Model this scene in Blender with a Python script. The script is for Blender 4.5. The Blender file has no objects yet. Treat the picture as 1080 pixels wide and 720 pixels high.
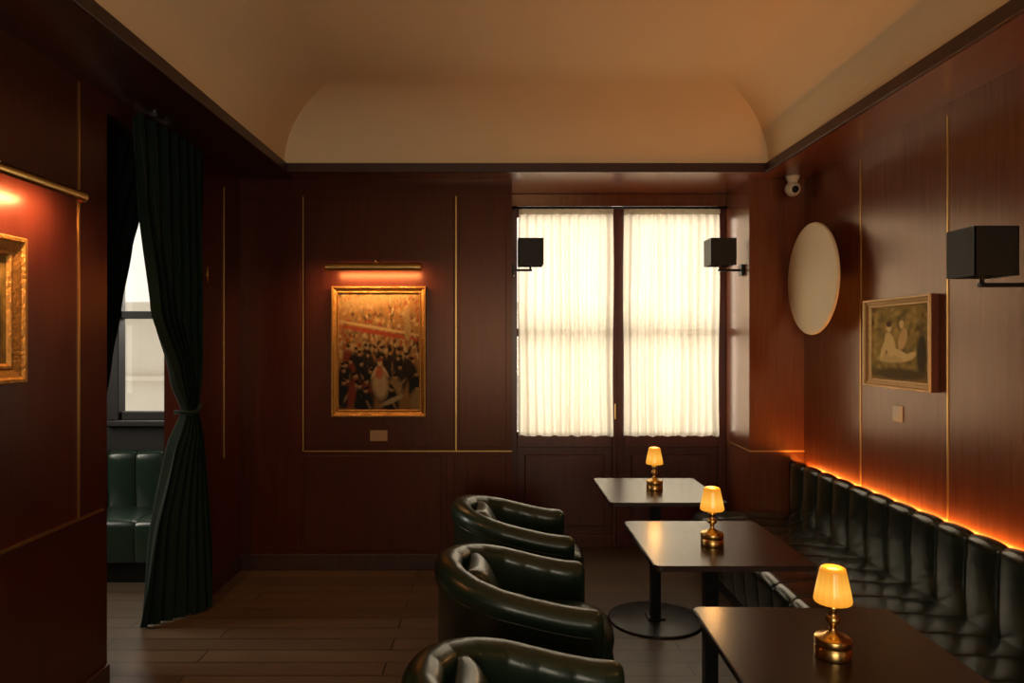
import bpy, bmesh, math, random
import numpy as np
from mathutils import Vector, Matrix
random.seed(4)
sc = bpy.context.scene
COL = sc.collection

# ---------------------------------------------------------------- materials
def new_mat(name):
    m = bpy.data.materials.new(name); m.use_nodes = True
    return m, m.node_tree.nodes, m.node_tree.links, m.node_tree.nodes["Principled BSDF"]

def simple(name, col, rough=0.5, metal=0.0, coat=0.0, emis=None, estr=0.0, bump=0.0, bscale=40, var=0.0):
    m, N, L, b = new_mat(name)
    b.inputs["Base Color"].default_value = (*col, 1)
    b.inputs["Roughness"].default_value = rough
    b.inputs["Metallic"].default_value = metal
    b.inputs["Coat Weight"].default_value = coat
    b.inputs["Coat Roughness"].default_value = 0.15
    if emis:
        b.inputs["Emission Color"].default_value = (*emis, 1)
        b.inputs["Emission Strength"].default_value = estr
    tc = N.new("ShaderNodeTexCoord")
    nz = N.new("ShaderNodeTexNoise"); nz.inputs["Scale"].default_value = bscale
    nz.inputs["Detail"].default_value = 4
    L.new(tc.outputs["Object"], nz.inputs["Vector"])
    if bump:
        bp = N.new("ShaderNodeBump"); bp.inputs["Strength"].default_value = bump
        bp.inputs["Distance"].default_value = 0.01
        L.new(nz.outputs["Fac"], bp.inputs["Height"]); L.new(bp.outputs["Normal"], b.inputs["Normal"])
    if var:
        mx = N.new("ShaderNodeMix"); mx.data_type = 'RGBA'
        mx.inputs["A"].default_value = (*[c*(1-var) for c in col], 1)
        mx.inputs["B"].default_value = (*[min(1, c*(1+var)) for c in col], 1)
        L.new(nz.outputs["Fac"], mx.inputs["Factor"]); L.new(mx.outputs["Result"], b.inputs["Base Color"])
    return m

def wood(name, c1, c2, rough=0.33, coat=0.15, scale=(14, 14, 0.9), spec=0.5, tint=None):
    m, N, L, b = new_mat(name)
    tc = N.new("ShaderNodeTexCoord"); mp = N.new("ShaderNodeMapping")
    mp.inputs["Scale"].default_value = scale
    nz = N.new("ShaderNodeTexNoise"); nz.inputs["Scale"].default_value = 3; nz.inputs["Detail"].default_value = 6
    nz.inputs["Distortion"].default_value = 0.6
    rp = N.new("ShaderNodeValToRGB")
    rp.color_ramp.elements[0].position = 0.3; rp.color_ramp.elements[0].color = (*c1, 1)
    rp.color_ramp.elements[1].position = 0.72; rp.color_ramp.elements[1].color = (*c2, 1)
    L.new(tc.outputs["Object"], mp.inputs["Vector"]); L.new(mp.outputs["Vector"], nz.inputs["Vector"])
    L.new(nz.outputs["Fac"], rp.inputs["Fac"]); L.new(rp.outputs["Color"], b.inputs["Base Color"])
    b.inputs["Roughness"].default_value = rough; b.inputs["Coat Weight"].default_value = coat
    b.inputs["Coat Roughness"].default_value = 0.25
    b.inputs["Specular IOR Level"].default_value = spec
    if tint: b.inputs["Specular Tint"].default_value = (*tint, 1)
    bp = N.new("ShaderNodeBump"); bp.inputs["Strength"].default_value = 0.05; bp.inputs["Distance"].default_value = 0.004
    L.new(nz.outputs["Fac"], bp.inputs["Height"]); L.new(bp.outputs["Normal"], b.inputs["Normal"])
    return m

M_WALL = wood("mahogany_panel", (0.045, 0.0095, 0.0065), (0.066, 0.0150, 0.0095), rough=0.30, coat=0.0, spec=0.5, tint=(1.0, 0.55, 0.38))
M_WALLR = wood("mahogany_panel_gloss_lit", (0.120, 0.0330, 0.0150), (0.165, 0.0480, 0.0220), rough=0.25, coat=0.0, spec=1.0, tint=(1.0, 0.62, 0.36))  # glossier copy of M_WALL, window glow put into its lighter, more orange colour
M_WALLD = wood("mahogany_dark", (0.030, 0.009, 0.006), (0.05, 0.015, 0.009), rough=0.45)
M_DARK = simple("dark_paint", (0.012, 0.010, 0.009), 0.6, var=0.2)
M_BRASS = simple("brass", (0.72, 0.46, 0.16), 0.28, 1.0, var=0.1)
M_INLAY = simple("brass_inlay", (0.66, 0.40, 0.13), 0.34, 1.0, var=0.1)
M_PLAQUE = simple("bronze_plaque", (0.36, 0.20, 0.10), 0.5, 0.6, var=0.1)
M_GOLD = simple("gilt_frame", (0.44, 0.24, 0.065), 0.42, 0.8, bump=0.7, bscale=70, var=0.35)
M_GILTW = simple("gilt_wood", (0.60, 0.38, 0.16), 0.45, 0.5, bump=0.3, bscale=60, var=0.2)
M_REDWOOD = simple("frame_side_wood", (0.10, 0.03, 0.015), 0.4, var=0.2)
M_CEIL = simple("ceiling_plaster", (0.78, 0.62, 0.39), 0.85, var=0.03, bscale=3, bump=0.05)
M_LEATH = simple("green_leather", (0.0125, 0.030, 0.0175), 0.33, bump=0.10, bscale=160, coat=0.3, var=0.2)
M_BLEATH = simple("dark_green_leather", (0.011, 0.019, 0.012), 0.24, bump=0.10, bscale=120, coat=0.5, var=0.2)
M_VELVET = simple("green_velvet", (0.005, 0.015, 0.010), 0.9, bump=0.1, bscale=90, var=0.3)
M_VELVET.node_tree.nodes["Principled BSDF"].inputs["Sheen Weight"].default_value = 0.08
M_VELVET.node_tree.nodes["Principled BSDF"].inputs["Specular IOR Level"].default_value = 0.15
M_TABLE = wood("table_top", (0.022, 0.012, 0.008), (0.04, 0.022, 0.014), rough=0.27, coat=0.15, scale=(1.5, 14, 14))
M_BLACK = simple("black_metal", (0.012, 0.011, 0.010), 0.35, 0.5, var=0.2)
M_SHADE = simple("black_shade", (0.010, 0.010, 0.008), 0.55, bump=0.1, bscale=200, var=0.2)
M_DISC = simple("cream_disc", (0.88, 0.76, 0.52), 0.6, var=0.05, bscale=4)
M_WHITE = simple("white_plastic", (0.80, 0.70, 0.52), 0.4, var=0.02)
M_LED = simple("led_strip_glow", (1, 0.5, 0.1), 0.5, emis=(1.0, 0.33, 0.05), estr=52)
M_BULB = simple("picture_light_glow", (1, 0.6, 0.3), 0.5, emis=(1.0, 0.42, 0.12), estr=5)
M_FACADE = simple("stone_facade", (0.72, 0.66, 0.56), 0.9, var=0.1, bscale=2)

def glow_shade():
    m, N, L, b = new_mat("amber_glass_shade")
    b.inputs["Base Color"].default_value = (0.5, 0.22, 0.03, 1); b.inputs["Roughness"].default_value = 0.15
    tc = N.new("ShaderNodeTexCoord"); sp = N.new("ShaderNodeSeparateXYZ")
    rp = N.new("ShaderNodeValToRGB")
    e = rp.color_ramp.elements
    e[0].position = 0.145; e[0].color = (0.85, 0.30, 0.02, 1)
    e[1].position = 0.245; e[1].color = (0.62, 0.20, 0.010, 1)
    k = e.new(0.185); k.color = (1.0, 0.50, 0.07, 1)
    L.new(tc.outputs["Object"], sp.inputs["Vector"]); L.new(sp.outputs["Z"], rp.inputs["Fac"])
    at = N.new("ShaderNodeMath"); at.operation = 'ARCTAN2'
    L.new(sp.outputs["Y"], at.inputs[0]); L.new(sp.outputs["X"], at.inputs[1])
    mu = N.new("ShaderNodeMath"); mu.operation = 'MULTIPLY'; mu.inputs[1].default_value = 16; L.new(at.outputs[0], mu.inputs[0])
    cs = N.new("ShaderNodeMath"); cs.operation = 'COSINE'; L.new(mu.outputs[0], cs.inputs[0])
    ma = N.new("ShaderNodeMath"); ma.operation = 'MULTIPLY_ADD'; ma.inputs[1].default_value = 0.05; ma.inputs[2].default_value = 0.95
    L.new(cs.outputs[0], ma.inputs[0]); L.new(ma.outputs[0], b.inputs["Emission Strength"])
    L.new(rp.outputs["Color"], b.inputs["Emission Color"])
    return m
M_AMBER = glow_shade()

def sheer():
    m, N, L, b = new_mat("sheer_linen")
    out = N["Material Output"]
    tr = N.new("ShaderNodeBsdfTranslucent"); tr.inputs["Color"].default_value = (0.66, 0.595, 0.475, 1)
    df = N.new("ShaderNodeBsdfDiffuse"); df.inputs["Color"].default_value = (0.80, 0.72, 0.58, 1)
    tp = N.new("ShaderNodeBsdfTransparent"); tp.inputs["Color"].default_value = (0.9, 0.84, 0.74, 1)
    m1 = N.new("ShaderNodeMixShader"); m1.inputs["Fac"].default_value = 0.35
    m2 = N.new("ShaderNodeMixShader"); m2.inputs["Fac"].default_value = 0.10
    tc = N.new("ShaderNodeTexCoord"); mp = N.new("ShaderNodeMapping"); mp.inputs["Scale"].default_value = (60, 60, 4)
    nz = N.new("ShaderNodeTexNoise"); nz.inputs["Scale"].default_value = 2
    L.new(tc.outputs["Object"], mp.inputs["Vector"]); L.new(mp.outputs[0], nz.inputs["Vector"])
    ml = N.new("ShaderNodeMath"); ml.operation = 'MULTIPLY_ADD'; ml.inputs[1].default_value = 0.45; ml.inputs[2].default_value = 0.13
    L.new(nz.outputs["Fac"], ml.inputs[0]); L.new(ml.outputs[0], m1.inputs["Fac"])
    L.new(tr.outputs[0], m1.inputs[1]); L.new(df.outputs[0], m1.inputs[2])
    L.new(m1.outputs[0], m2.inputs[1]); L.new(tp.outputs[0], m2.inputs[2])
    L.new(m2.outputs[0], out.inputs["Surface"])
    return m
M_SHEER = sheer()

def glassm():
    m, N, L, b = new_mat("window_glass")
    out = N["Material Output"]
    gl = N.new("ShaderNodeBsdfGlossy"); gl.inputs["Roughness"].default_value = 0.02
    tp = N.new("ShaderNodeBsdfTransparent")
    m1 = N.new("ShaderNodeMixShader"); m1.inputs["Fac"].default_value = 0.06
    L.new(tp.outputs[0], m1.inputs[1]); L.new(gl.outputs[0], m1.inputs[2]); L.new(m1.outputs[0], out.inputs["Surface"])
    return m
M_GLASS = glassm()

def floor_mat():
    m, N, L, b = new_mat("floor_planks")
    tc = N.new("ShaderNodeTexCoord")
    br = N.new("ShaderNodeTexBrick")
    br.inputs["Color1"].default_value = (0.115, 0.079, 0.050, 1)
    br.inputs["Color2"].default_value = (0.082, 0.056, 0.036, 1)
    br.inputs["Mortar"].default_value = (0.020, 0.013, 0.008, 1)
    br.inputs["Scale"].default_value = 1.0
    br.inputs["Brick Width"].default_value = 1.5; br.inputs["Row Height"].default_value = 0.14
    br.inputs["Mortar Size"].default_value = 0.004; br.offset = 0.37
    mp = N.new("ShaderNodeMapping"); mp.inputs["Scale"].default_value = (1.5, 22, 1)
    nz = N.new("ShaderNodeTexNoise"); nz.inputs["Scale"].default_value = 2.5; nz.inputs["Detail"].default_value = 6
    mx = N.new("ShaderNodeMix"); mx.data_type = 'RGBA'; mx.blend_type = 'MULTIPLY'; mx.inputs["Factor"].default_value = 0.6
    L.new(tc.outputs["Object"], br.inputs["Vector"]); L.new(tc.outputs["Object"], mp.inputs["Vector"])
    L.new(mp.outputs[0], nz.inputs["Vector"])
    rp = N.new("ShaderNodeValToRGB"); rp.color_ramp.elements[0].color = (0.5, 0.5, 0.5, 1); rp.color_ramp.elements[1].color = (1.3, 1.3, 1.3, 1)
    L.new(nz.outputs["Fac"], rp.inputs["Fac"])
    L.new(br.outputs["Color"], mx.inputs["A"]); L.new(rp.outputs["Color"], mx.inputs["B"])
    L.new(mx.outputs["Result"], b.inputs["Base Color"])
    b.inputs["Roughness"].default_value = 0.34
    bp = N.new("ShaderNodeBump"); bp.inputs["Strength"].default_value = 0.35; bp.inputs["Distance"].default_value = 0.003
    L.new(br.outputs["Fac"], bp.inputs["Height"]); bp.invert = True
    L.new(bp.outputs["Normal"], b.inputs["Normal"])
    return m
M_FLOOR = floor_mat()

# ---------------------------------------------------------------- mesh builder
class B:
    def __init__(s): s.bm = bmesh.new(); s.mats = []
    def mi(s, m):
        if m not in s.mats: s.mats.append(m)
        return s.mats.index(m)
    def merge(s, t, m, smooth=False):
        i = s.mi(m); mp = {}
        for v in t.verts: mp[v] = s.bm.verts.new(v.co)
        for f in t.faces:
            try:
                nf = s.bm.faces.new([mp[v] for v in f.verts]); nf.material_index = i; nf.smooth = smooth
            except ValueError: pass
        t.free()
    def box(s, x0, x1, y0, y1, z0, z1, m, bev=0.0, seg=2, smooth=False, rot=None):
        t = bmesh.new(); bmesh.ops.create_cube(t, size=1)
        c = Vector(((x0+x1)/2, (y0+y1)/2, (z0+z1)/2))
        for v in t.verts: v.co = Vector((v.co.x*(x1-x0), v.co.y*(y1-y0), v.co.z*(z1-z0)))
        if bev: bmesh.ops.bevel(t, geom=t.edges[:]+t.verts[:], offset=bev, segments=seg, affect='EDGES', profile=0.5)
        for v in t.verts:
            if rot: v.co = rot @ v.co
            v.co += c
        s.merge(t, m, smooth)
    def grid(s, fn, nu, nv, m, smooth=True, cu=False, flip=False):
        i = s.mi(m)
        V = [[s.bm.verts.new(fn(a/(nu if cu else nu-1), b/(nv-1))) for b in range(nv)] for a in range(nu)]
        for a in range(nu if cu else nu-1):
            for b in range(nv-1):
                q = [V[a][b], V[(a+1) % nu][b], V[(a+1) % nu][b+1], V[a][b+1]]
                if flip: q.reverse()
                f = s.bm.faces.new(q); f.material_index = i; f.smooth = smooth
        return V
    def lathe(s, prof, c, m, seg=32, axis='z', smooth=True, rib=0, ribn=0):
        c = Vector(c)
        def fn(u, v):
            k = v*(len(prof)-1); r, h = prof[int(round(k))]
            a = u*2*math.pi
            if rib: r = r*(1+rib*math.cos(a*ribn))
            p = Vector((r*math.cos(a), r*math.sin(a), h))
            if axis == 'x': p = Vector((p.z, p.x, p.y))
            if axis == 'y': p = Vector((p.x, p.z, p.y))
            return c+p
        V = s.grid(fn, seg, len(prof), m, smooth, cu=True)
    def tube(s, pts, r, m, seg=10):
        P = [Vector(p) for p in pts]; n = len(P)
        i = s.mi(m); rings = []
        for k in range(n):
            d = (P[min(k+1, n-1)]-P[max(k-1, 0)]).normalized()
            up = Vector((0, 0, 1)) if abs(d.z) < 0.9 else Vector((1, 0, 0))
            a = d.cross(up).normalized(); b2 = d.cross(a)
            rings.append([s.bm.verts.new(P[k]+r*(math.cos(t*2*math.pi/seg)*a+math.sin(t*2*math.pi/seg)*b2)) for t in range(seg)])
        for k in range(n-1):
            for t in range(seg):
                f = s.bm.faces.new([rings[k][t], rings[k][(t+1) % seg], rings[k+1][(t+1) % seg], rings[k+1][t]])
                f.material_index = i; f.smooth = True
        for rg in (rings[0], rings[-1]):
            f = s.bm.faces.new(rg); f.material_index = i
    def frame(s, w, h, prof, m, z=0):
        def fn(u, v):
            ins, yo = prof[int(round(v*(len(prof)-1)))]
            k = int(round(u*4)) % 4
            sx, sz = [(-1, -1), (1, -1), (1, 1), (-1, 1)][k]
            return Vector((sx*(w/2-ins), -yo, sz*(h/2-ins)+z))
        s.grid(fn, 4, len(prof), m, smooth=False, cu=True)
    def done(s, name, loc=(0, 0, 0), rotz=0, recalc=True):
        if recalc: bmesh.ops.recalc_face_normals(s.bm, faces=s.bm.faces[:])
        me = bpy.data.meshes.new(name); s.bm.to_mesh(me); s.bm.free()
        for m in s.mats: me.materials.append(m)
        o = bpy.data.objects.new(name, me); COL.objects.link(o)
        o.location = loc; o.rotation_euler = (0, 0, rotz)
        return o

def inst(o, name, loc, rotz=0):
    n = bpy.data.objects.new(name, o.data); COL.objects.link(n); n.location = loc; n.rotation_euler = (0, 0, rotz); return n

def area(name, loc, rot, sx, sy, e, col, parent=None):
    l = bpy.data.lights.new(name, 'AREA'); l.shape = 'RECTANGLE'; l.size = sx; l.size_y = sy; l.energy = e; l.color = col
    o = bpy.data.objects.new(name, l); COL.objects.link(o); o.location = loc; o.rotation_euler = rot
    if parent: o.parent = parent
    return o

# ---------------------------------------------------------------- room constants (metres)
XL, XR = -1.81, 2.153
YB, YW = 4.93, 5.44
ZS = 2.74            # soffit height
WX0, WX1 = 0.10, 1.767

def shell(name, boxes):
    b = B()
    for bx in boxes: b.box(*bx)
    return b.done(name)

shell("floor", [(-3.9, 2.35, -2.0, 5.75, -0.1, 0.0, M_FLOOR)])
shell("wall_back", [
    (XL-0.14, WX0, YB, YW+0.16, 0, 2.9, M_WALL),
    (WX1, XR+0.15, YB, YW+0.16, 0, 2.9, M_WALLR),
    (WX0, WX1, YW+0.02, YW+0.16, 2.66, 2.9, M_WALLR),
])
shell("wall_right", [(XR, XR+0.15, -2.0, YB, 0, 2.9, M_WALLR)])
shell("wall_left", [
    (XL-0.14, XL, -2.0, 3.25, 0, 2.9, M_WALL),
    (XL-0.14, XL, 4.10, YB, 0, 2.9, M_WALL),
    (XL-0.14, XL, 3.25, 4.10, 2.66, 2.9, M_WALL),
])
# front wall behind the camera with a window opening added for fill light
shell("wall_front", [
    (XL-0.14, -0.9, -2.15, -2.0, 0, 3.3, M_WALL), (1.1, XR+0.15, -2.15, -2.0, 0, 3.3, M_WALL),
    (-0.9, 1.1, -2.15, -2.0, 0, 0.9, M_WALL), (-0.9, 1.1, -2.15, -2.0, 2.5, 3.3, M_WALL)])
b = B()
for x in (-0.9, 0.07, 1.04): b.box(x, x+0.06, -2.12, -2.05, 0.9, 2.5, M_DARK)
for z in (0.9, 1.7, 2.44): b.box(-0.84, 1.04, -2.12, -2.05, z, z+0.06, M_DARK)
b.done("added_front_window")

# alcove (its left side has an added window that lets in fill light)
shell("wall_alcove", [
    (-3.9, -2.87, 5.2, 5.35, 0, 2.9, M_DARK), (-2.15, XL-0.14, 5.2, 5.35, 0, 2.9, M_DARK),
    (-2.87, -2.15, 5.2, 5.35, 0, 1.02, M_DARK), (-2.87, -2.15, 5.2, 5.35, 2.66, 2.9, M_DARK),
    (-3.9, -3.75, 2.0, 3.0, 0, 2.9, M_DARK), (-3.9, -3.75, 4.4, 5.2, 0, 2.9, M_DARK),
    (-3.9, -3.75, 3.0, 4.4, 0, 1.0, M_DARK), (-3.9, -3.75, 3.0, 4.4, 2.6, 2.9, M_DARK),
    (-3.75, XL-0.14, 2.0, 2.15, 0, 2.9, M_DARK),
])
b = B()
for y in (3.0, 3.67, 4.34): b.box(-3.87, -3.80, y, y+0.06, 1.0, 2.6, M_DARK, 0.004)
for z in (1.0, 1.77, 2.54): b.box(-3.87, -3.80, 3.06, 4.34, z, z+0.06, M_DARK, 0.004)
b.done("added_side_window")
# ceiling: soffit ring + coved tray
CX0, CX1, CY0, CY1 = -1.43, 1.81, -1.6, 4.70
b = B()
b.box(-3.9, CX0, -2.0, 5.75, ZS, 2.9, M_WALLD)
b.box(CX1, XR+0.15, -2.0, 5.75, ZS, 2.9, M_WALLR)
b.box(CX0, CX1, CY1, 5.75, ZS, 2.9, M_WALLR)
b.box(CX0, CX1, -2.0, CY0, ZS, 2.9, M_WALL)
b.done("ceiling_soffit")
b = B()
R, H0 = 0.46, 2.79
rings = []
i = b.mi(M_CEIL)
n = 20
for k in range(n+1):
    a = k/n*math.pi/2
    ins = R*(1-math.cos(a)); z = H0+0.40*math.sin(a)
    rings.append([b.bm.verts.new((x, y, z)) for x, y in ((CX0+ins, CY0+ins), (CX1-ins, CY0+ins), (CX1-ins, CY1-ins), (CX0+ins, CY1-ins))])
for k in range(n):
    for c in range(4):
        f = b.bm.faces.new([rings[k][c], rings[k][(c+1) % 4], rings[k+1][(c+1) % 4], rings[k+1][c]]); f.material_index = i
f = b.bm.faces.new(rings[-1]); f.material_index = i
ceil = b.done("ceiling")
shell("roof_slab", [(-3.9, 2.35, -2.15, 5.75, 3.25, 3.35, M_DARK), (-3.9, 2.35, -2.15, -2.0, 2.9, 3.25, M_DARK),
    (-3.9, 2.35, 5.6, 5.75, 2.9, 3.25, M_DARK), (-3.95, -3.85, -2, 5.6, 2.9, 3.25, M_DARK), (2.3, 2.4, -2, 5.6, 2.9, 3.25, M_DARK)])
# tray crown moulding
b = B()
t = 0.025
b.box(CX0, CX0+t, CY0, CY1, ZS-0.012, ZS+0.05, M_WALLD, 0.004); b.box(CX1-t, CX1, CY0, CY1, ZS-0.012, ZS+0.05, M_WALLD, 0.004)
b.box(CX0+t, CX1-t, CY1-t, CY1, ZS-0.012, ZS+0.05, M_WALLD, 0.004)
b.done("trim_1")

# brass inlays and panel mouldings
b = B(); e = 0.004; w = 0.0035
for x in (-1.367, -0.293): b.box(x-w, x+w, YB-e, YB, 0.83, 2.62, M_INLAY)
b.box(-1.36, WX0, YB-e, YB, 0.827, 0.833, M_INLAY)
b.box(XL, XL+e, 3.025, 3.035, 0.84, 2.72, M_BRASS); b.box(XL, XL+e, -1.9, 3.22, 0.825, 0.837, M_BRASS)
b.box(XL, XL+e, 4.636, 4.644, 0.83, 2.62, M_INLAY)
for y in (4.16, 3.354, 2.55, 1.74): b.box(XR-e, XR, y-0.005, y+0.005, 0.74, 2.68, M_INLAY)
b.box(WX1-e, WX1, YB, YW, 0.825, 0.835, M_INLAY); b.box(WX1, XR, YB-e, YB, 0.825, 0.835, M_INLAY)
b.done("trim_2")
b = B()
def rpan(x0, x1, z0, z1):
    b.box(x0, x1, YB-0.006, YB, z0, z1, M_WALL, 0.003)
rpan(-1.352, -0.308, 0.86, 2.6); rpan(-1.352, -0.40, 0.13, 0.80); rpan(-0.36, -0.30, 0.13, 0.80); rpan(-0.27, 0.06, 0.86, 2.6); rpan(-0.22, 0.06, 0.13, 0.8); rpan(-1.79, -1.385, 0.13, 2.6)
b.done("trim_3")
b = B()
b.box(XL, WX0, YB-0.015, YB, 0, 0.11, M_WALLD, 0.004)
b.done("baseboard_back")
b = B()
b.box(XL, XL+0.015, -2, 3.25, 0, 0.11, M_WALLD, 0.004); b.box(XL, XL+0.015, 4.1, YB-0.015, 0, 0.11, M_WALLD, 0.004)
b.done("baseboard_left")

# ---------------------------------------------------------------- main window (french casements)
b = B()
y0, y1 = YW-0.0, YW+0.07
M_FR = wood("window_frame_wood", (0.07, 0.014, 0.009), (0.115, 0.024, 0.014))
b.box(WX0, WX0+0.05, y0, y1, 0, 2.66, M_FR, 0.004); b.box(WX1-0.06, WX1, y0, y1, 0, 2.66, M_FR, 0.004)
b.box(WX0, WX1, y0-0.02, y1, 2.645, 2.74, M_WALLR, 0.004)
cx = (WX0+WX1)/2
b.box(cx-0.045, cx+0.045, y0, y1, 0, 2.63, M_FR, 0.004); b.box(cx-0.012, cx+0.012, y0-0.015, y0, 0, 2.62, M_FR, 0.004)
for (xa, xb) in ((WX0+0.05, cx-0.045), (cx+0.045, WX1-0.06)):
    b.box(xa, xb, y0, y1, 0.0, 0.10, M_FR, 0.004); b.box(xa, xb, y0, y1, 0.78, 0.90, M_FR, 0.004)
    b.box(xa, xb, y0+0.02, y1, 1.64, 1.70, M_FR, 0.004)
    b.box(xa, xb, y0, y1, 2.56, 2.64, M_FR, 0.004)
    b.box(xa, xb, y0+0.03, y1-0.01, 0.10, 0.78, M_FR)
    b.box(xa+0.06, xb-0.06, y0+0.012, y0+0.03, 0.16, 0.72, M_FR, 0.008)
    b.box(xa, xb, y0+0.045, y0+0.049, 0.9, 2.56, M_GLASS)
b.box(cx-0.03, cx-0.02, y0-0.03, y0-0.015, 1.0, 1.12, M_BRASS, 0.003)
b.done("window_2")

def sheer_panel(name, xa, xb, ph):
    b = B()
    def fn(u, v):
        z = 0.875+v*(2.575-0.875)
        x = xa+u*(xb-xa)
        k = 11+ph
        a = 0.015*math.sin(u*k*2*math.pi+ph+0.6*math.sin(v*2.2+ph))+0.007*math.sin(u*29*2+v*2*ph)
        a *= (0.65+0.35*(1-v))
        return Vector((x+0.004*math.sin(v*7+u*9), YW-0.055+a, z+0.004*math.sin(u*37)*(1-v)))
    b.grid(fn, 170, 26, M_SHEER)
    def hem(u, v):
        p = fn(u, 1.0); a = v*2*math.pi
        return Vector((p.x, YW-0.055+0.5*(p.y-YW+0.055)+0.016*math.cos(a), 2.595+0.022*math.sin(a)))
    b.grid(hem, 170, 9, M_SHEER)
    return b.done(name, recalc=False)
sheer_panel("sheer_curtain", 0.16, 0.888, 0); sheer_panel("sheer_curtain.001", 0.968, 1.705, 1)
b = B()
b.tube([(WX0+0.003, YW-0.055, 2.627), (WX1-0.003, YW-0.055, 2.627)], 0.008, M_BLACK)
for x in (WX0+0.02, cx, WX1-0.02): b.tube([(x, YW-0.055, 2.627), (x, YW-0.02, 2.627)], 0.006, M_BLACK)
b.done("curtain_rod")

# ---------------------------------------------------------------- alcove window (sash)
b = B()
y0, y1 = 5.2, 5.28
b.box(-2.87, -2.80, y0-0.02, y1, 1.02, 2.66, M_DARK, 0.005); b.box(-2.22, -2.15, y0-0.02, y1, 1.02, 2.66, M_DARK, 0.005)
b.box(-2.80, -2.22, y0, y1, 1.02, 1.08, M_DARK, 0.005); b.box(-2.8, -2.22, y0, y1, 2.6, 2.66, M_DARK, 0.005)
b.box(-2.80, -2.22, y0, y1, 1.77, 1.825, M_DARK, 0.005)
b.box(-2.92, -2.1, y0-0.08, y0, 0.98, 1.02, M_DARK, 0.006)
b.box(-2.46, -2.40, y0-0.015, y0+0.01, 1.08, 1.10, M_BLACK, 0.003)
b.box(-2.80, -2.22, y0+0.04, y0+0.044, 1.08, 2.6, M_GLASS)
b.done("window_3")
# neighbouring stone building outside
b = B()
MFW = simple("facade_window_glass", (0.16, 0.16, 0.14), 0.2, var=0.1)
b.box(-9, 2, 9.0, 9.4, -3, 2.1, M_FACADE)
b.box(-9, 2, 8.85, 9.0, 1.95, 2.1, M_FACADE, 0.02); b.box(-9, 2, 8.9, 9.0, 1.1, 1.16, M_FACADE, 0.01)
for x in (-5.5, -4.1, -2.8): b.box(x, x+0.5, 8.95, 9.0, -0.3, 1.0, MFW)
b.done("neighbouring_building")

# ---------------------------------------------------------------- banquettes
def tufted(b, y_or_x0, y_or_x1, prof, width, depth, m, axis='y', power=0.35):
    L = abs(y_or_x1-y_or_x0); per = 20; nseg = round(L/width); nu = nseg*per+1
    def fn(u, v):
        k = v*(len(prof)-1); i = min(int(k), len(prof)-2); f = k-i
        A, C = prof[i], prof[i+1]
        h, z, nx, nz = [A[j]*(1-f)+C[j]*f for j in range(4)]
        s = u*nseg; fr = s-math.floor(s)
        fr2 = 0.5-0.5*math.cos(math.pi*fr); s2 = math.floor(s)+fr2
        d = depth*(abs(math.sin(math.pi*s2))**power-1)
        run = y_or_x0+(y_or_x1-y_or_x0)*s2/nseg
        d += 0.0010*math.sin(run*23+z*31)*math.sin(h*27+run*11)
        h += nx*d; z += nz*d
        return Vector((h, run, z)) if axis == 'y' else Vector((run, h, z))
    b.grid(fn, nu, 34, m)

def arc(cx, cz, r, a0, a1, n=6, rx=None):
    rx = rx or r
    return [(cx+rx*math.cos(math.radians(a0+(a1-a0)*i/n)), cz+r*math.sin(math.radians(a0+(a1-a0)*i/n)),
             math.cos(math.radians(a0+(a1-a0)*i/n)), math.sin(math.radians(a0+(a1-a0)*i/n))) for i in range(n+1)]

b = B()
P = [(5.03, 0.40, -1, 0), (5.02, 0.6, -1, 0)]+arc(5.08, 0.76, 0.06, 180, 0)
tufted(b, -3.6, -2.0, P, 0.20, 0.02, M_LEATH, 'x')
P = [(4.63, 0.14, -1, 0), (4.62, 0.3, -1, 0)]+arc(4.67, 0.37, 0.05, 180, 90)+[(4.8, 0.425, 0, 1), (5.05, 0.42, 0, 1)]
tufted(b, -3.6, -2.0, P, 0.40, 0.015, M_LEATH, 'x')
b.box(-3.62, -1.98, 4.66, 5.19, 0.0, 0.38, M_BLACK); b.box(-3.62, -1.98, 5.06, 5.19, 0.38, 0.78, M_BLACK, 0.01)
b.done("alcove_banquette")

b = B()
YA, YE = 0.4, 4.90
P = [(2.030, 0.38, -1, 0), (2.022, 0.5, -1, 0), (2.026, 0.62, -1, 0), (2.030, 0.70, -1, 0)]+arc(2.07, 0.735, 0.040, 180, 10, 7)
tufted(b, YA, YE, P, 0.20, 0.018, M_BLEATH, 'y', 0.45)
P = [(1.375, 0.12, -1, 0), (1.36, 0.22, -1, 0)]+arc(1.41, 0.355, 0.06, 180, 90, 6, 0.06)+[(1.55, 0.425, 0, 1), (1.8, 0.42, 0, 1), (2.06, 0.40, 0, 1)]
tufted(b, YA, YE, P, 0.20, 0.009, M_BLEATH, 'y')
b.box(1.42, 2.10, YA+0.002, YE-0.002, 0.0, 0.37, M_BLACK); b.box(2.055, 2.108, YA+0.002, YE-0.002, 0.37, 0.735, M_BLACK)
b.box(1.38, 2.108, YE, YE+0.012, 0.0, 0.38, M_BLACK); b.box(2.04, 2.108, YE, YE+0.012, 0.0, 0.76, M_BLACK, 0.003)
b.box(2.112, 2.150, YA, YE, 0.70, 0.722, M_BLACK); b.box(2.120, 2.144, YA+0.02, YE-0.02, 0.722, 0.728, M_LED)
b.done("banquette")

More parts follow.
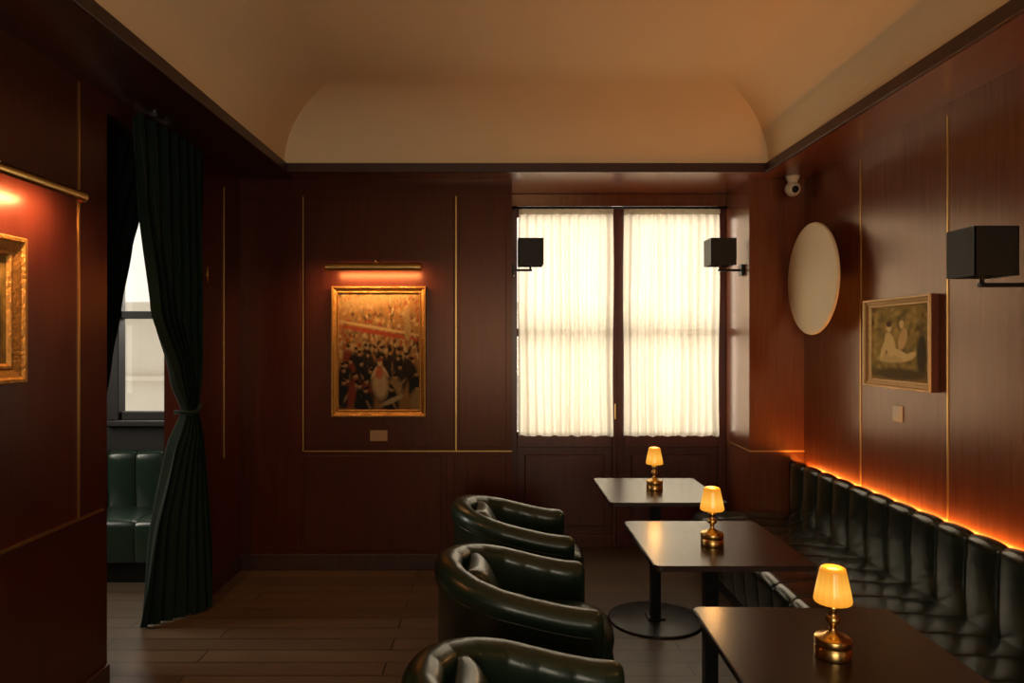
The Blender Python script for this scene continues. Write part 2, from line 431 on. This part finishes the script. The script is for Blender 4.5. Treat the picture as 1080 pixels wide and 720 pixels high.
# ---------------------------------------------------------------- tub chairs
def build_chair():
    b = B()
    th = 0.048
    def path(t):
        hw, xa, xf, rx = 0.285, 0.05, 0.33, 0.275
        Ls = xf-xa; La = math.pi*0.5*(hw+rx)
        T = 2*Ls+La; s = t*T
        if s < Ls: return (xf-s, -hw, 0, -1)
        if s > Ls+La: return (xa+(s-Ls-La), hw, 0, 1)
        a = -math.pi/2-(s-Ls)/La*math.pi
        nx, ny = math.cos(a)*hw, math.sin(a)*rx; l = math.hypot(nx, ny)
        return (xa+rx*math.cos(a), hw*math.sin(a), nx/l, ny/l)
    def top(t):
        k = max(0, math.sin(math.pi*t)); return 0.60+0.125*(k**1.5)
    NS = 64
    def sec(t, q):
        zt = top(t); r = th+0.006
        inner = [(-th, 0.30), (-th*0.95, 0.40), (-th, 0.50), (-r*1.05, zt-0.09)]
        roll = [(r*1.08*math.cos(a), zt-r+r*math.sin(a)) for a in [math.pi-j*math.pi/10 for j in range(11)]]
        outer = [(r*1.02, zt-0.085), (th*0.80, zt-0.10), (th*0.85, 0.40), (th*0.75, 0.25), (th*0.55, 0.10), (th*0.2, 0.075)]
        L = inner+roll+outer
        return L[q]
    NQ = 21
    def fn(u, v):
        x, y, nx, ny = path(u); o, z = sec(u, int(round(v*(NQ-1))))
        if v < 0.5:
            g = abs(math.sin(u*math.pi*13))**0.4
            o += (1-g)*0.008
        return Vector((x+nx*o, y+ny*o, z))
    V = b.grid(fn, NS*2+1, NQ, M_LEATH)
    for end in (0, 1):
        ring = V[0] if end == 0 else V[-1]
        prev = ring
        y0 = -0.285 if end == 0 else 0.285
        for k in range(1, 5):
            a = k/4*math.pi/2; sh = math.cos(a); out = math.sin(a)
            cur = []
            for v in ring:
                yy = y0+(v.co.y-y0)*(0.25+0.75*sh)
                zz = v.co.z
                if zz > 0.55: zz = 0.55+(zz-0.55)*(0.35+0.65*sh)
                cur.append(b.bm.verts.new((0.33+0.045*out, yy, zz)))
            for j in range(len(ring)-1):
                f = b.bm.faces.new([prev[j], prev[j+1], cur[j+1], cur[j]]); f.smooth = True
            prev = cur
        f = b.bm.faces.new(prev); f.smooth = True
    def plan(u, rad):
        a = u*2*math.pi
        c, s_ = math.cos(a), math.sin(a)
        p = 2.0/3.6
        x = 0.09+0.345*(abs(c)**p)*(1 if c > 0 else -1)*rad; y = 0.238*(abs(s_)**p)*(1 if s_ > 0 else -1)*rad
        if x > 0.3: x += 0.02*(1-(y/0.24)**2)
        return x, y
    prof = [(0.0, 0.478), (0.4, 0.476), (0.75, 0.468), (0.92, 0.452), (0.985, 0.43), (1.0, 0.40), (0.985, 0.37), (0.955, 0.355), (0.985, 0.345), (1.0, 0.31), (0.995, 0.2), (0.975, 0.1), (0.93, 0.078)]
    def sf(u, v):
        r, z = prof[int(round(v*(len(prof)-1)))]
        x, y = plan(u, max(r, 0.001)); return Vector((x, y, z))
    b.grid(sf, 72, len(prof), M_LEATH, cu=True)
    pts = []
    for k in range(0, 81):
        u = k/80; x, y, nx, ny = path(u); zt = top(u)
        pts.append((x+nx*(th*1.02), y+ny*(th*1.02), zt-0.092))
    b.tube(pts, 0.004, M_LEATH, 6)
    def pl(u, v):
        x, y = plan(u, 1.0); x = 0.06+(x-0.09)*0.95
        return Vector((x*0.95, y*1.18, 0.03+0.06*v))
    b.grid(pl, 48, 2, M_BLACK, cu=True)
    for fx, fy in ((0.30, 0.22), (0.30, -0.22), (-0.12, 0.18), (-0.12, -0.18)):
        b.lathe([(0.0, 0), (0.018, 0), (0.024, 0.075), (0.0, 0.075)], (fx, fy, 0), M_BLACK, 12)
    rot = Matrix.Rotation(math.radians(62), 4, 'Y')
    def cush(sign):
        def f(u, v):
            a, c = u*2-1, v*2-1
            t_ = 0.055*max(0, (1-a**4))**0.6*max(0, (1-c**4))**0.6
            p = Vector((a*0.125*(1-0.08*(1-c*c)), c*0.15*(1-0.08*(1-a*a)), sign*t_))
            p = rot @ p
            return p+Vector((-0.08, 0.03, 0.575))
        return f
    b.grid(cush(1), 15, 15, M_LEATH); b.grid(cush(-1), 15, 15, M_LEATH)
    return b.done("tub_chair", (0.02, 3.90, 0))
ch = build_chair()
for i_, (x, y, r) in enumerate(((0.02, 2.91, 0.0), (0.02, 1.91, 0.0))):
    inst(ch, "tub_chair.%03d" % (i_+1), (x, y, 0), r)

# ---------------------------------------------------------------- tables
def build_table():
    b = B()
    t = bmesh.new(); bmesh.ops.create_cube(t, size=1)
    for v in t.verts: v.co = Vector((v.co.x*0.62, v.co.y*0.67, v.co.z*0.022))
    ve = [e for e in t.edges if abs(e.verts[0].co.z-e.verts[1].co.z) > 0.01]
    bmesh.ops.bevel(t, geom=ve, offset=0.025, segments=5, affect='EDGES', profile=0.5)
    ho = [e for e in t.edges if abs(e.verts[0].co.z-e.verts[1].co.z) < 0.001 and len(e.link_faces) == 2 and e.calc_face_angle() > 1]
    bmesh.ops.bevel(t, geom=ho, offset=0.003, segments=2, affect='EDGES')
    for v in t.verts: v.co.z += 0.739
    b.merge(t, M_TABLE)
    b.box(-0.028, 0.028, -0.028, 0.028, 0.01, 0.722, M_BLACK, 0.004)
    b.box(-0.14, 0.14, -0.14, 0.14, 0.716, 0.728, M_BLACK, 0.003)
    b.lathe([(0.0, 0.016), (0.05, 0.016), (0.255, 0.012), (0.268, 0.009), (0.27, 0.004), (0.268, 0.0), (0.0, 0.0)], (0, 0, 0), M_BLACK, 64)
    b.box(-0.05, 0.05, -0.05, 0.05, 0.010, 0.026, M_BLACK, 0.004)
    return b.done("bistro_table", (0.905, 4.035, 0))
tb = build_table()
inst(tb, "bistro_table.001", (0.905, 2.99, 0)); inst(tb, "bistro_table.002", (0.925, 1.91, 0), math.radians(-1.5))

def build_lamp():
    b = B()
    b.lathe([(0, 0), (0.046, 0), (0.047, 0.003), (0.047, 0.026), (0.044, 0.029), (0.044, 0.031), (0.047, 0.034), (0.047, 0.050), (0.045, 0.053),
             (0.028, 0.056), (0.020, 0.062), (0.012, 0.068), (0.008, 0.078), (0.010, 0.086), (0.018, 0.094), (0.021, 0.101), (0.014, 0.110),
             (0.009, 0.120), (0.016, 0.127), (0.018, 0.134), (0.012, 0.142), (0.008, 0.150), (0.0, 0.151)], (0, 0, 0), M_BRASS, 36)
    b.lathe([(0.0, 0.149), (0.030, 0.148), (0.045, 0.146), (0.048, 0.149), (0.0485, 0.155), (0.045, 0.175), (0.040, 0.200), (0.035, 0.224), (0.033, 0.234), (0.030, 0.240), (0.018, 0.243), (0.0, 0.243)], (0, 0, 0), M_AMBER, 96, rib=0.007, ribn=16)
    return b.done("table_lamp", (0.90, 4.03, 0.7505))
lp = build_lamp()
inst(lp, "table_lamp.001", (0.895, 2.93, 0.7505)); inst(lp, "table_lamp.002", (0.905, 1.895, 0.7505))
for i_ in range(3):
    l = bpy.data.lights.new("bulb", 'POINT'); l.energy = 1.3; l.color = (1, 0.48, 0.14); l.shadow_soft_size = 0.03
    o = bpy.data.objects.new("bulb", l); COL.objects.link(o); o.location = (0, 0, 0.275)
    o.parent = [lp, bpy.data.objects["table_lamp.001"], bpy.data.objects["table_lamp.002"]][i_]

# ---------------------------------------------------------------- paintings
def canvas(name, w, h, painter, ny=150, gain=1.0):
    nx = int(ny*w/h)
    U, V = np.meshgrid(np.linspace(0, 1, nx), np.linspace(0, 1, ny), indexing='ij')
    img = np.zeros((nx, ny, 3)); painter(img, U, V)
    img = np.clip(img*gain, 0, 1)
    me = bpy.data.meshes.new(name)
    verts = [((u-0.5)*w, 0, (v-0.5)*h) for u, v in zip(U.ravel(), V.ravel())]
    faces = [(i*ny+j, (i+1)*ny+j, (i+1)*ny+j+1, i*ny+j+1) for i in range(nx-1) for j in range(ny-1)]
    me.from_pydata(verts, [], faces)
    at = me.color_attributes.new("paint", 'FLOAT_COLOR', 'POINT')
    col = np.ones((nx*ny, 4)); col[:, :3] = img.reshape(-1, 3)
    at.data.foreach_set("color", col.ravel())
    m, N, L, bs = new_mat(name+"_oil")
    an = N.new("ShaderNodeAttribute"); an.attribute_name = "paint"
    nz = N.new("ShaderNodeTexNoise"); nz.inputs["Scale"].default_value = 60
    tc = N.new("ShaderNodeTexCoord"); L.new(tc.outputs["Object"], nz.inputs["Vector"])
    bp = N.new("ShaderNodeBump"); bp.inputs["Strength"].default_value = 0.2; bp.inputs["Distance"].default_value = 0.002
    L.new(nz.outputs["Fac"], bp.inputs["Height"]); L.new(bp.outputs["Normal"], bs.inputs["Normal"])
    L.new(an.outputs["Color"], bs.inputs["Base Color"]); bs.inputs["Roughness"].default_value = 0.75
    bs.inputs["Specular IOR Level"].default_value = 0.2
    me.materials.append(m)
    o = bpy.data.objects.new(name, me); COL.objects.link(o)
    return o

rng = np.random.default_rng(7)
def ell(img, U, V, cx, cy, rx, ry, col, ang=0, soft=0.25, op=1.0):
    c, s = math.cos(ang), math.sin(ang)
    dx, dy = U-cx, V-cy
    a = (dx*c+dy*s)/rx; d = (-dx*s+dy*c)/ry
    r = np.sqrt(a*a+d*d); m = np.clip((1+soft-r)/(2*soft), 0, 1)[..., None]*op
    img[:] = img*(1-m)+np.array(col)*m
def ballroom(img, U, V):
    img[:] = (0.26, 0.13, 0.04)
    img += (V[..., None])*np.array((0.16, 0.11, 0.035))
    for k in range(300):
        x, y = rng.random(), 0.5+0.5*rng.random()
        c = [(0.60, 0.40, 0.14), (0.34, 0.07, 0.03), (0.10, 0.05, 0.02), (0.62, 0.50, 0.25), (0.24, 0.18, 0.07)][rng.integers(5)]
        ell(img, U, V, x, y, 0.010+0.022*rng.random(), 0.008+0.014*rng.random(), c, rng.random()*3, 0.4, 0.8)
    ell(img, U, V, 0.35, 0.93, 0.5, 0.06, (0.46, 0.34, 0.14), 0.1, 0.5, 0.75)
    ell(img, U, V, 0.5, 0.66, 0.6, 0.020, (0.40, 0.08, 0.03), -0.12, 0.4)
    ell(img, U, V, 0.5, 0.70, 0.6, 0.012, (0.65, 0.48, 0.2), -0.12, 0.4)
    ell(img, U, V, 0.85, 0.72, 0.04, 0.16, (0.42, 0.30, 0.12), 0, 0.3)
    for k in range(130):
        x, y = rng.random(), 0.40+0.20*rng.random()
        c = [(0.03, 0.015, 0.01), (0.55, 0.40, 0.18), (0.02, 0.02, 0.015), (0.35, 0.08, 0.02), (0.42, 0.30, 0.12)][rng.integers(5)]
        ell(img, U, V, x, y, 0.022, 0.018, c, rng.random()*3, 0.35, 0.85)
    for k in range(40):
        x = rng.random(); y = 0.42-0.38*k/40; s = 0.05+0.03*k/40
        c = [(0.014, 0.012, 0.010), (0.03, 0.02, 0.014), (0.010, 0.014, 0.014), (0.20, 0.04, 0.015), (0.30, 0.20, 0.08)][rng.choice(5, p=[.36, .22, .2, .12, .10])]
        ell(img, U, V, x, y, s*1.2, 0.11, c, 0.25*rng.normal(), 0.25)
        ell(img, U, V, x+0.03, y-0.01, s*0.18, 0.05, (0.40, 0.26, 0.12), 0.8*rng.normal(), 0.4, 0.6)
        ell(img, U, V, x+0.01*rng.normal(), y+0.115, s*0.34, 0.018, (0.44, 0.27, 0.12), 0, 0.4, 0.85)
        ell(img, U, V, x, y+0.135, s*0.45, 0.012, (0.012, 0.009, 0.006), 0.2*rng.normal(), 0.4)
    ell(img, U, V, 0.52, 0.22, 0.09, 0.13, (0.50, 0.36, 0.18), 0.15, 0.25); ell(img, U, V, 0.50, 0.32, 0.045, 0.055, (0.50, 0.14, 0.05), 0, 0.25)
    ell(img, U, V, 0.44, 0.32, 0.016, 0.06, (0.58, 0.40, 0.19), -0.6, 0.3); ell(img, U, V, 0.575, 0.33, 0.016, 0.065, (0.58, 0.40, 0.19), 0.7, 0.3)
    ell(img, U, V, 0.51, 0.40, 0.03, 0.026, (0.64, 0.44, 0.22), 0, 0.3); ell(img, U, V, 0.51, 0.43, 0.045, 0.016, (0.20, 0.05, 0.02), 0, 0.3)
    ell(img, U, V, 0.66, 0.08, 0.14, 0.022, (0.42, 0.32, 0.17), 0.3, 0.3); ell(img, U, V, 0.16, 0.12, 0.05, 0.10, (0.22, 0.04, 0.02), -0.2, 0.3)
    img *= (0.75+0.5*rng.random(img.shape[:2]))[..., None]
def bathers(img, U, V):
    img[:] = (0.26, 0.18, 0.045)
    for k in range(160):
        x, y = rng.random(), rng.random()
        c = [(0.34, 0.24, 0.06), (0.14, 0.11, 0.03), (0.42, 0.28, 0.08), (0.10, 0.07, 0.02)][rng.integers(4)]
        ell(img, U, V, x, y, 0.05, 0.03, c, rng.random()*3, 0.5, 0.6)
    sk = (0.66, 0.46, 0.20)
    ell(img, U, V, 0.42, 0.30, 0.30, 0.07, (0.5, 0.38, 0.15), 0.05, 0.2)
    ell(img, U, V, 0.35, 0.48, 0.09, 0.17, sk, 0.3, 0.15); ell(img, U, V, 0.33, 0.71, 0.045, 0.06, sk, 0, 0.2)
    ell(img, U, V, 0.33, 0.76, 0.05, 0.04, (0.08, 0.04, 0.02), 0, 0.2); ell(img, U, V, 0.5, 0.36, 0.18, 0.05, sk, -0.35, 0.15)
    ell(img, U, V, 0.57, 0.55, 0.07, 0.15, (0.52, 0.36, 0.15), -0.3, 0.15); ell(img, U, V, 0.55, 0.75, 0.04, 0.055, sk, 0, 0.2)
    ell(img, U, V, 0.24, 0.42, 0.04, 0.15, sk, -0.4, 0.2); ell(img, U, V, 0.68, 0.32, 0.13, 0.045, sk, 0.4, 0.2)
    ell(img, U, V, 0.88, 0.35, 0.08, 0.3, (0.06, 0.045, 0.02), 0, 0.3); ell(img, U, V, 0.5, 0.08, 0.5, 0.08, (0.09, 0.06, 0.02), 0, 0.3)
    img *= (0.8+0.4*rng.random(img.shape[:2]))[..., None]

def picture(name, w, h, fw, dep, painter, loc, rotz, mg, mside, cname, gain=1.0):
    b = B()
    b.frame(w, h, [(0, 0.0), (0, dep*0.8)], mside)
    b.frame(w, h, [(0, dep*0.8), (fw*0.06, dep), (fw*0.22, dep), (fw*0.32, dep*0.8), (fw*0.45, dep*0.72), (fw*0.7, dep*0.55), (fw*0.78, dep*0.62), (fw*0.88, dep*0.62), (fw, dep*0.35)], mg)
    b.box(-w/2+0.002, w/2-0.002, -0.006, -0.001, -h/2+0.002, h/2-0.002, mside)
    fo = b.done(name, loc, rotz)
    c = canvas(cname, w-2*fw+0.006, h-2*fw+0.006, painter, ny=200, gain=gain)
    c.parent = fo; c.location = (0, -dep*0.36, 0)
    return fo
picture("framed_ballroom_painting", 0.66, 0.91, 0.050, 0.045, ballroom, (-0.83, YB-0.007, 1.53), 0, M_GOLD, M_GOLD, "ballroom_canvas", 0.62)
picture("framed_bathers_painting", 0.63, 0.485, 0.048, 0.045, bathers, (XR-0.001, 3.74, 1.592), -math.pi/2, M_GILTW, M_REDWOOD, "bathers_canvas", 1.7)
picture("framed_gilt_painting", 0.66, 0.54, 0.075, 0.05, bathers, (XL+0.001, 2.30, 1.715), math.pi/2, M_GOLD, M_GOLD, "gilt_canvas", 0.7)

b = B(); b.box(-0.062, 0.062, -0.006, 0, -0.038, 0.038, M_PLAQUE, 0.002); b.frame(0.112, 0.064, [(0, 0.006), (0, 0.008), (0.004, 0.008), (0.004, 0.006)], M_GOLD)
b.done("brass_plaque", (-0.835, YB-0.006, 0.94))
b = B(); b.box(-0.043, 0.043, -0.009, 0, -0.043, 0.043, M_WHITE, 0.004); b.box(-0.03, 0.03, -0.012, -0.009, -0.03, 0.03, M_WHITE, 0.001)
b.done("light_switch", (XR, 3.77, 1.213), -math.pi/2)

# ---------------------------------------------------------------- picture lights
def picture_light(name, w, r, out, loc, rotz, energy, m, tilt=35):
    b = B()
    n = 16
    def fn(u, v):
        a = math.radians(-60+250*v)
        return Vector(((u-0.5)*w, -out-r*math.cos(a), r*math.sin(a)))
    b.grid(fn, 2, n, m)
    def fn2(u, v):
        a = math.radians(-60+250*v)
        return Vector(((u-0.5)*w, -out-r*0.86*math.cos(a), r*0.86*math.sin(a)))
    b.grid(fn2, 2, n, m)
    for sx in (-1, 1): b.lathe([(0, 0), (r, 0), (r*1.02, 0.004), (r, 0.008), (0, 0.008)], (sx*(w/2)-0.004, -out, 0), m, 20, axis='x')
    b.tube([(-w/2+0.02, -out, -r*0.15), (w/2-0.02, -out, -r*0.15)], r*0.35, M_BULB, 8)
    b.tube([(0, 0, 0.03), (0, -out*0.5, 0.045), (0, -out, r)], 0.006, M_BRASS, 8)
    b.lathe([(0, 0), (0.028, 0), (0.03, -0.006), (0.02, -0.014), (0, -0.016)], (0, 0, 0.03), M_BRASS, 20, axis='y')
    b.lathe([(0, -0.016), (0.013, -0.012), (0.016, 0), (0.013, 0.012), (0, 0.016)], (0, -out*0.55, 0.048), M_BRASS, 16)
    o = b.done(name, loc, rotz)
    area("glow", (0, -out+0.008, -r*1.05), (math.radians(tilt), 0, 0), w*0.9, 0.02, energy, (1.0, 0.46, 0.17), o)
    return o
picture_light("picture_light", 0.64, 0.028, 0.15, (-0.845, YB-0.006, 2.105), 0, 6.4, M_BRASS)
picture_light("picture_light.001", 0.95, 0.022, 0.125, (XL+0.002, 2.37, 2.185), math.pi/2, 17.0, M_BRASS)

# ---------------------------------------------------------------- sconces
def sconce(name, loc, rotz, yo=0.235, s_=0.085):
    b = B()
    yc = -yo
    for (x0, x1, y0, y1) in ((-s_, s_, yc-s_, yc-s_+0.005), (-s_, s_, yc+s_-0.005, yc+s_), (-s_, -s_+0.005, yc-s_, yc+s_), (s_-0.005, s_, yc-s_, yc+s_)):
        b.box(x0, x1, y0, y1, -0.095, 0.095, M_SHADE)
    b.tube([(0, yc, -0.13), (0, yc, 0.02)], 0.008, M_BLACK, 10)
    b.lathe([(0, 0.02), (0.016, 0.02), (0.016, 0.06), (0.0, 0.062)], (0, yc, 0), M_WHITE, 14)
    b.box(-s_, s_, yc-0.003, yc+0.003, -0.004, 0.002, M_BLACK)
    b.box(-0.012, 0.012, yc-0.012, 0, -0.135, -0.118, M_BLACK, 0.003)
    b.box(-0.035, 0.035, -0.02, 0, -0.17, -0.085, M_BLACK, 0.004)
    return b.done(name, loc, rotz)
sconce("wall_sconce", (XR, 2.78, 1.95), -math.pi/2)
sconce("wall_sconce.001", (WX0, 5.06, 2.24), math.pi/2, 0.135, 0.09)
sconce("wall_sconce.002", (WX1, 5.06, 2.24), -math.pi/2, 0.165, 0.09)

b = B()
b.lathe([(0, -0.13), (0.35, -0.13), (0.36, -0.127), (0.362, -0.12), (0.36, -0.112), (0.345, -0.108), (0.06, -0.10), (0.06, 0), (0, 0)], (0, 0, 0), M_DISC, 96, axis='x')
b.done("disc_wall_light", (XR, 4.54, 2.005))

b = B()
b.lathe([(0, 0.11), (0.045, 0.11), (0.045, 0.095), (0.035, 0.075), (0.03, 0.05), (0, 0.05)], (0, 0, 0), M_WHITE, 24)
b.lathe([(0.052*math.sin(a*math.pi/12), -0.052*math.cos(a*math.pi/12)+0.02) for a in range(13)], (0, 0, 0), M_WHITE, 24)
b.lathe([(0, -0.056), (0.02, -0.054), (0.024, -0.045), (0.026, -0.03)], (0, 0, 0.01), M_BLACK, 20, axis='y')
b.done("security_camera", (2.03, 4.83, ZS-0.11))

# ---------------------------------------------------------------- velvet drapes
def interp(tab, z):
    tab = sorted(tab)
    if z <= tab[0][0]: return tab[0][1]
    for (a, fa), (c, fc) in zip(tab, tab[1:]):
        if z <= c:
            t = (z-a)/(c-a); t = t*t*(3-2*t)*0.5+t*0.5
            return fa+(fc-fa)*t
    return tab[-1][1]
def drape(b, X, near, far, folds, ph, z0=0.01, z1=2.70, sweep=0.0):
    def fn(u, v):
        z = z0+(z1-z0)*v
        a, c = interp(near, z), interp(far, z)
        w = abs(c-a); y = a+(c-a)*u
        amp = 0.034 if w > 0.3 else 0.034+0.015*(0.3-w)/0.3
        d = amp*math.sin(u*folds*2*math.pi+ph+0.5*math.sin(z*2))+0.012*math.sin(u*folds*4.3*math.pi+z*3)
        d *= 1-0.5*max(0, 1-abs(z-1.21)/0.15)
        d -= sweep*max(0, 1-z/1.2)*(1-u)**1.6
        return Vector((X+d, y, z))
    b.grid(fn, 150, 70, M_VELVET)
b = B()
drape(b, -1.745, [(0, 3.90), (0.6, 3.80), (1.0, 3.83), (1.21, 3.91), (1.4, 3.78), (1.76, 3.53), (2.3, 3.41), (2.7, 3.36)],
      [(0, 4.24), (1.0, 4.12), (1.21, 4.07), (1.5, 4.10), (2.7, 4.14)], 7, 0.4, sweep=0.26)
b.tube([(-1.79, 4.10, 1.28), (-1.71, 4.04, 1.24), (-1.69, 3.97, 1.21), (-1.71, 3.90, 1.20), (-1.79, 3.88, 1.21)], 0.012, M_VELVET, 8)
b.done("velvet_drape", recalc=False)
b = B()
drape(b, -2.0, [(0, 3.18), (2.7, 3.18)], [(0, 3.45), (1.2, 3.50), (1.5, 3.60), (1.75, 3.68), (2.1, 3.78), (2.3, 3.86), (2.7, 4.10)], 7, 1.4)
b.done("velvet_drape.001", recalc=False)
b = B()
b.tube([(XL+0.03, 4.30, 1.96), (XL+0.03, 4.30, 2.06)], 0.006, M_BRASS, 8); b.tube([(XL, 4.30, 2.01), (XL+0.03, 4.30, 2.01)], 0.005, M_BRASS, 8)
b.done("drape_hook")

# ---------------------------------------------------------------- light
w = bpy.data.worlds.new("World"); sc.world = w; w.use_nodes = True
bg = w.node_tree.nodes["Background"]; bg.inputs["Color"].default_value = (1.0, 0.94, 0.82, 1); bg.inputs["Strength"].default_value = 1.2
area("daylight_window", ((WX0+WX1)/2, 6.05, 1.85), (math.radians(-90), 0, 0), 2.2, 2.2, 80, (1.0, 0.91, 0.76))
area("daylight_alcove", (-2.5, 5.7, 2.3), (math.radians(-60), 0, 0), 0.9, 1.0, 34, (1.0, 0.92, 0.78))
area("side_fill", (-4.2, 3.7, 2.1), (0, math.radians(-65), 0), 1.4, 1.4, 75, (1.0, 0.90, 0.74))  # added fill through the side opening, brightens bench, drape and floor
area("front_fill", (0.1, -2.5, 1.5), (math.radians(108), 0, 0), 2.0, 1.6, 64, (1.0, 0.84, 0.60))  # added frontal fill outside the made-up window, tilted up to the ceiling

# ---------------------------------------------------------------- camera
cam = bpy.data.cameras.new("camera"); co = bpy.data.objects.new("camera", cam); COL.objects.link(co)
co.location = (0, 0, 1.6); co.rotation_euler = (math.radians(90), 0, 0)
cam.sensor_width = 36; cam.lens = 740/1080*36; cam.shift_x = 15/1080; cam.clip_start = 0.05
sc.camera = co
sc.view_settings.view_transform = 'Standard'
sc.view_settings.look = 'None'
sc.view_settings.exposure = 0.0
